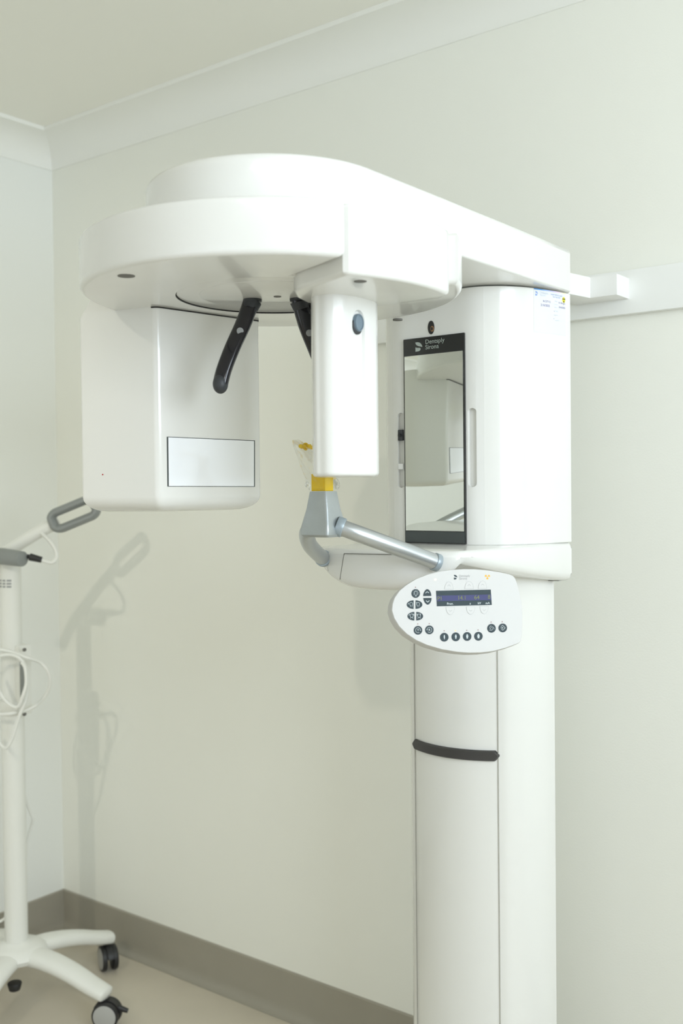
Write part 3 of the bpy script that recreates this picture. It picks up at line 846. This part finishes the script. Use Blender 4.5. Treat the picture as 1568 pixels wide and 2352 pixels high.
cyl(bm, hx+Vector((0, 0, .845)), hx+Vector((0, 0, .885)), .036, bev=.003, seg=40); cpart('upper_pole', bm, 'cartwhite')
bm = bmesh.new(); kz = hx+CP(.020, -.085).to_3d()+Vector((0, 0, .105)); cyl(bm, kz, kz-Vector((0, 0, .022)), .020, .016, bev=.003, seg=24); cpart('weight_bolt', bm, 'rubber')
RL = .306
for k in range(5):
    a = math.radians(47+72*k); d = CP(math.cos(a), math.sin(a)).to_3d(); n_ = Vector((-d.y, d.x, 0))
    if abs(k-3) < .5: pass
    RL = .282 if k == 1 else .306
    path = [hx+d*(r*RL/.306)+Vector((0, 0, z)) for r, z in ((.03, .150), (.09, .150), (.15, .142), (.21, .127), (.265, .108), (.306, .096), (.323, .091))]
    path = catmull(path, 4); n = len(path); rings = []
    for i, p in enumerate(path):
        t = (path[min(n-1, i+1)]-path[max(0, i-1)]).normalized(); bn = t.cross(n_).normalized(); k_ = i/(n-1)
        w = .040-.012*k_; h_ = .024-.006*k_
        if k_ > .9: s_ = math.sqrt(max(.02, 1-((k_-.9)/.1)**2)); w *= s_; h_ *= s_
        rings.append([p+n_*(w*math.copysign(abs(math.cos(q))**.85, math.cos(q)))+bn*(h_*math.copysign(abs(math.sin(q))**.85, math.sin(q))) for q in [2*PI*j/20 for j in range(20)]])
    bm = bmesh.new(); ring_loft(bm, rings); cpart('leg', bm, 'cartwhite', smooth=60)
    # caster: hood, fork stem and two wheels
    cy_ = {0: 208, 4: -96}.get(k, 30*k)           # heading of the wheel axle, degrees in plan
    ax = CP(math.cos(math.radians(cy_)), math.sin(math.radians(cy_))).to_3d(); fwdd = Vector((-ax.y, ax.x, 0))
    c = hx+d*RL+fwdd*.012+Vector((0, 0, .0375))
    bm = bmesh.new(); cyl(bm, hx+d*RL+Vector((0, 0, .075)), hx+d*RL+Vector((0, 0, .092)), .009, seg=16, mi=0)
    box_ = [c+fwdd*.0+Vector((0, 0, 0))]
    # hood: curved band over the wheels
    R_ = .0375
    rings = []
    for j in range(13):
        q = math.radians(25+j*12)
        o_ = fwdd*math.cos(q)*-1+Vector((0, 0, math.sin(q)))
        rings.append([c+o_*(R_+.002)-ax*.009, c+o_*(R_+.002)+ax*.009, c+o_*(R_-.012)+ax*.009, c+o_*(R_-.012)-ax*.009])
    ring_loft(bm, rings, mi=1)
    p0 = c+Vector((0, 0, 0)); cyl(bm, p0-ax*.012, p0+ax*.012, .008, seg=16, mi=1)
    cas = cpart('caster', bm, ['wheelhub', 'rubber'])
    for s_ in (-1, 1):
        bm = bmesh.new(); m_ = c+ax*(s_*.017)
        cyl(bm, m_-ax*.0075, m_+ax*.0075, R_, bev=.003, seg=36, mi=0)
        cyl(bm, m_+ax*(s_*.0070), m_+ax*(s_*.0082), R_-.0055, bev=.0005, seg=36, mi=1)
        cpart('wheel', bm, ['rubber', 'wheelhub'], cas)
    if k == 4:
        bm = bmesh.new(); lv = c-fwdd*(-.046)+Vector((0, 0, .006)); 
        q0_ = c+r0*.030+Vector((0, 0, .016)); q1_ = c+r0*.058+Vector((0, 0, .006)); tube(bm, [q0_, lerp(q0_, q1_, .5), q1_], lambda t: .009-.003*t, seg=10); cpart('brake_lever', bm, 'rubber', cas)

ZS = 2.93
# push handle: bent tube and grey loop
bm = bmesh.new(); tube(bm, catmull([at(-60, 1345, ZS), at(-20, 1296, ZS), at(25, 1262, ZS), (at(70, 1233, ZS)), at(105, 1213, ZS), at(134, 1200, ZS)], 6), .0185, seg=24)
cpart('handle_arm', bm, 'cartwhite')
def hl(u, v): # loop frame coords in metres -> px
    c_, s_ = math.cos(math.radians(-22)), math.sin(math.radians(-22))
    x, y = u*c_-v*s_, u*s_+v*c_
    return at(170+x, 1181+y, ZS-.01)
lp = []
for cx, cy, a0 in ((33, 7, 0), (-33, 7, PI/2), (-33, -7, PI), (33, -7, 1.5*PI)):
    for i in range(6): a = a0+PI/2*i/6; lp.append(hl(cx+19*math.cos(a), cy+13*math.sin(a)))
bm = bmesh.new(); tube(bm, lp, .0125, seg=14, closed=True, ry=.022, upv=-f0)
cpart('hand_loop', bm, 'cartgrey')['label'] = 'grey rubber hand loop'
bm = bmesh.new(); cyl(bm, at(0, 1277, ZS-.03), at(52, 1284, ZS-.08), .0235, .0215, bev=.003, seg=32); cpart('pivot_knob', bm, 'cartgrey')
DLp = Vector((-1.2, -1.0, ZC-.02))
# rear column box and label
bm = bmesh.new(); pc = at(50, 1560, ZS+.02); 
box(bm, -.018, .018, -.02, .02, pc.z-.10, pc.z+.10, b=.004)
bmesh.ops.translate(bm, verts=bm.verts, vec=Vector((pc.x, pc.y, 0))); cb = cpart('cable_hook', bm, 'cartwhite')
for yy in (1492, 1640):
    bm = bmesh.new(); p = at(57, yy, ZS-.02); cyl(bm, p, p-f0*.006, .005, seg=14); cpart('bolt', bm, 'seam', cb)
bm = bmesh.new(); p = at(51, 1565, ZS-.005); 
box(bm, -.005, .005, -.004, .004, p.z-.055, p.z+.055, b=.001); bmesh.ops.translate(bm, verts=bm.verts, vec=Vector((p.x, p.y, 0))); cpart('cable_clip', bm, 'cartgrey', cb)
bm = bmesh.new()                                # faint printed label wrapped on the upper pole
def PW(px, py, o=.0006):
    d = ray(px, py); lat = (px-784)/FPX
    p = at(px, py, 2.95); dx = (p-hx).dot(r0); dx = max(-.0299, min(.0299, dx))
    q = hx+r0*dx-f0*(math.sqrt(max(0, .0300**2-dx*dx))+o); q.z = p.z; return q
for j, yy in enumerate((1330, 1337, 1344)):
    for x0_, x1_ in ((2, 9), (12, 19), (22, 32)):
        xs = [x0_+(x1_-x0_)*t/4 for t in range(5)]
        a = [bm.verts.new(PW(x, yy)) for x in xs]; b_ = [bm.verts.new(PW(x, yy+4)) for x in xs]
        for i in range(4): bm.faces.new((a[i], b_[i], b_[i+1], a[i+1]))
cpart('pole_label', bm, 'greytxt', norm=False)

# cables
def cable(name, label, pts, r, m='cable', plug=None, n=8):
    bm = bmesh.new(); tube(bm, catmull([at(*p) for p in pts], n), r, seg=10)
    o = fin(name, bm, m, smooth=60); tag(o, label, 'cable'); return o
bm = bmesh.new(); tube(bm, catmull([at(*p) for p in [(92, 1222, ZS-.01), (112, 1240, ZS-.03), (127, 1262, ZS-.04), (130, 1280, ZS-.045), (120, 1292, ZS-.05), (104, 1289, ZS-.055), (94, 1286, ZS-.06)]], 8), .0058, seg=10)
c1 = cpart('handle_cable', bm, 'cable')
bm = bmesh.new(); cyl(bm, at(96, 1286, ZS-.06), at(68, 1279, ZS-.065), .0085, .0105, bev=.001, seg=20); cyl(bm, at(70, 1279, ZS-.065), at(52, 1276, ZS-.06), .006, seg=16)
fin('plug', bm, 'rubber', c1)
zc_ = ZS-.06
cable('coiled_cable', 'white cable coiled in wide loops on the front of the cart pole',
      [(-45, 1500, zc_), (-10, 1492, zc_), (25, 1497, zc_), (60, 1510, zc_), (90, 1520, zc_+.03), (109, 1540, zc_+.04), (115, 1566, zc_+.05), (106, 1595, zc_+.06), (85, 1618, zc_+.06), (60, 1632, zc_+.04), (30, 1638, zc_), (-5, 1640, zc_), (-40, 1630, zc_), (-55, 1590, zc_-.01), (-45, 1540, zc_-.01), (-15, 1512, zc_-.012), (20, 1504, zc_-.012), (45, 1512, zc_-.014), (62, 1540, zc_), (64, 1575, zc_), (58, 1610, zc_-.01), (46, 1640, zc_-.012), (36, 1670, zc_-.012), (28, 1695, zc_-.012), (14, 1718, zc_-.01), (-2, 1706, zc_), (-20, 1680, zc_)], .0052)
cable('drooping_cable', 'white cable hanging in a loop across the lower edge of the coiled cable',
      [(-20, 1540, zc_-.02), (-5, 1580, zc_-.02), (10, 1606, zc_-.02), (28, 1622, zc_-.02), (42, 1622, zc_-.02), (52, 1600, zc_-.024), (60, 1570, zc_-.022), (58, 1535, zc_-.02), (50, 1522, zc_-.01)], .0050)
cable('trailing_cable', 'thin white cable trailing down behind the lower cart pole', [(40, 1660, ZS+.05), (45, 1720, ZS+.06), (55, 1820, ZS+.08), (70, 1866, ZS+.09), (76, 1882, ZS+.09), (70, 1905, ZS+.09), (61, 1940, ZS+.08), (55, 1990, ZS+.07), (40, 2060, ZS+.06), (10, 2110, ZS+.05), (-20, 2120, ZS+.05)], .0042)

# ------------------------------------------------------------------ window and lamps (outside the frame)
bm = bmesh.new()
for y0, y1, z0, z1 in ((wy0, wy0+.05, wz0, wz1), (wy1-.05, wy1, wz0, wz1), (wy0, wy1, wz0, wz0+.05), (wy0, wy1, wz1-.05, wz1), ((wy0+wy1)/2-.025, (wy0+wy1)/2+.025, wz0, wz1)):
    box(bm, XR+.02, XR+.07, y0, y1, z0, z1)
w1 = struct(fin('window_1', bm, 'white2'))
def area(name, loc, rot, sx, sy, energy, col, shape='RECTANGLE', spread=180):
    l = bpy.data.lights.new(name, 'AREA'); l.shape = shape; l.size = sx; l.size_y = sy; l.energy = energy; l.color = col; l.spread = math.radians(spread)
    o = bpy.data.objects.new(name, l); C.objects.link(o); o.location = loc; o.rotation_euler = rot; return o
area('window_daylight', (XR+.12, (wy0+wy1)/2, (wz0+wz1)/2), (0, PI/2, 0), wz1-wz0, wy1-wy0, 53, (.78, .885, 1.0))
# framed opening added in the unseen front wall to hold a fill light
bm = bmesh.new()
for x0, x1, z0, z1 in ((dx0, dx0+.06, 0, dz1), (dx1-.06, dx1, 0, dz1), (dx0, dx1, dz1-.06, dz1), (dx0, dx1, 0, .12), (-.43, -.37, .12, dz1)):
    box(bm, x0, x1, YF-.08, YF-.02, z0, z1)
struct(fin('fill_frame_1', bm, 'white2'))
area('fill_light', ((dx0+dx1)/2, YF-.12, dz1/2), (-PI/2, 0, 0), dx1-dx0, dz1, 78, (1.0, .935, .77))
def lamp(x, y, sx, sy, e, col, rz=0):
    bm = bmesh.new()
    for a in ((-sx/2-.02, sx/2+.02, -sy/2-.02, -sy/2), (-sx/2-.02, sx/2+.02, sy/2, sy/2+.02), (-sx/2-.02, -sx/2, -sy/2, sy/2), (sx/2, sx/2+.02, -sy/2, sy/2)):
        box(bm, a[0], a[1], a[2], a[3], -.03, 0)
    bmesh.ops.translate(bm, verts=bm.verts, vec=Vector((x, y, ZC)))
    o = fin('ceiling_light', bm, 'white2'); tag(o, 'flat white framed ceiling light panel', 'ceiling light')
    o['group'] = 'ceiling light panels'
    area('panel_light', (x, y, ZC-.022), (0, 0, 0), sx, sy, e, col)
lamp(.35, -.30, 1.5, .3, 5, (1.0, .97, .95))
bm = bmesh.new(); DL = Vector((-1.2, -1.0, ZC))
tube(bm, [DL+Vector((.06*math.cos(a), .06*math.sin(a), -.004)) for a in [2*PI*i/24 for i in range(24)]], .008, seg=8, closed=True)
tag(fin('spotlight', bm, 'white2'), 'small round white ceiling spotlight', 'ceiling light')
sl_ = bpy.data.lights.new('spotlight_lamp', 'SPOT'); sl_.energy = 55; sl_.spot_size = math.radians(52); sl_.spot_blend = 1.0; sl_.shadow_soft_size = .03; sl_.color = (1.0, .94, .80)
so_ = bpy.data.objects.new('spotlight_lamp', sl_); C.objects.link(so_); so_.location = DLp
so_.rotation_euler = (Vector((-2.75, 2.1, 1.0))-DLp).to_track_quat('-Z', 'Y').to_euler()

w = bpy.data.worlds.new('world'); bpy.context.scene.world = w; w.use_nodes = True
w.node_tree.nodes['Background'].inputs[0].default_value = (.9, .95, 1, 1); w.node_tree.nodes['Background'].inputs[1].default_value = 1.0

# ------------------------------------------------------------------ camera
cd = bpy.data.cameras.new('camera'); cam = bpy.data.objects.new('camera', cd); C.objects.link(cam)
cd.sensor_fit = 'VERTICAL'; cd.sensor_height = 36; cd.sensor_width = 24; cd.lens = FPX/2352*36
cam.matrix_world = Matrix(((right.x, up.x, -fw.x, EYE.x), (right.y, up.y, -fw.y, EYE.y), (right.z, up.z, -fw.z, EYE.z), (0, 0, 0, 1)))
cd.clip_start = .05
cd.dof.use_dof = True; cd.dof.focus_distance = 1.87; cd.dof.aperture_fstop = 3.5
sc = bpy.context.scene; sc.camera = cam
sc.view_settings.view_transform = 'Standard'; sc.view_settings.look = 'None'; sc.view_settings.gamma = 1
sc.view_settings.use_curve_mapping = False; sc.view_settings.exposure = 0.31
sc.cycles.max_bounces = 10; sc.cycles.diffuse_bounces = 6; sc.cycles.glossy_bounces = 5; sc.cycles.transparent_max_bounces = 16
sc.cycles.use_denoising = True
sc.cycles.sample_clamp_indirect = 6
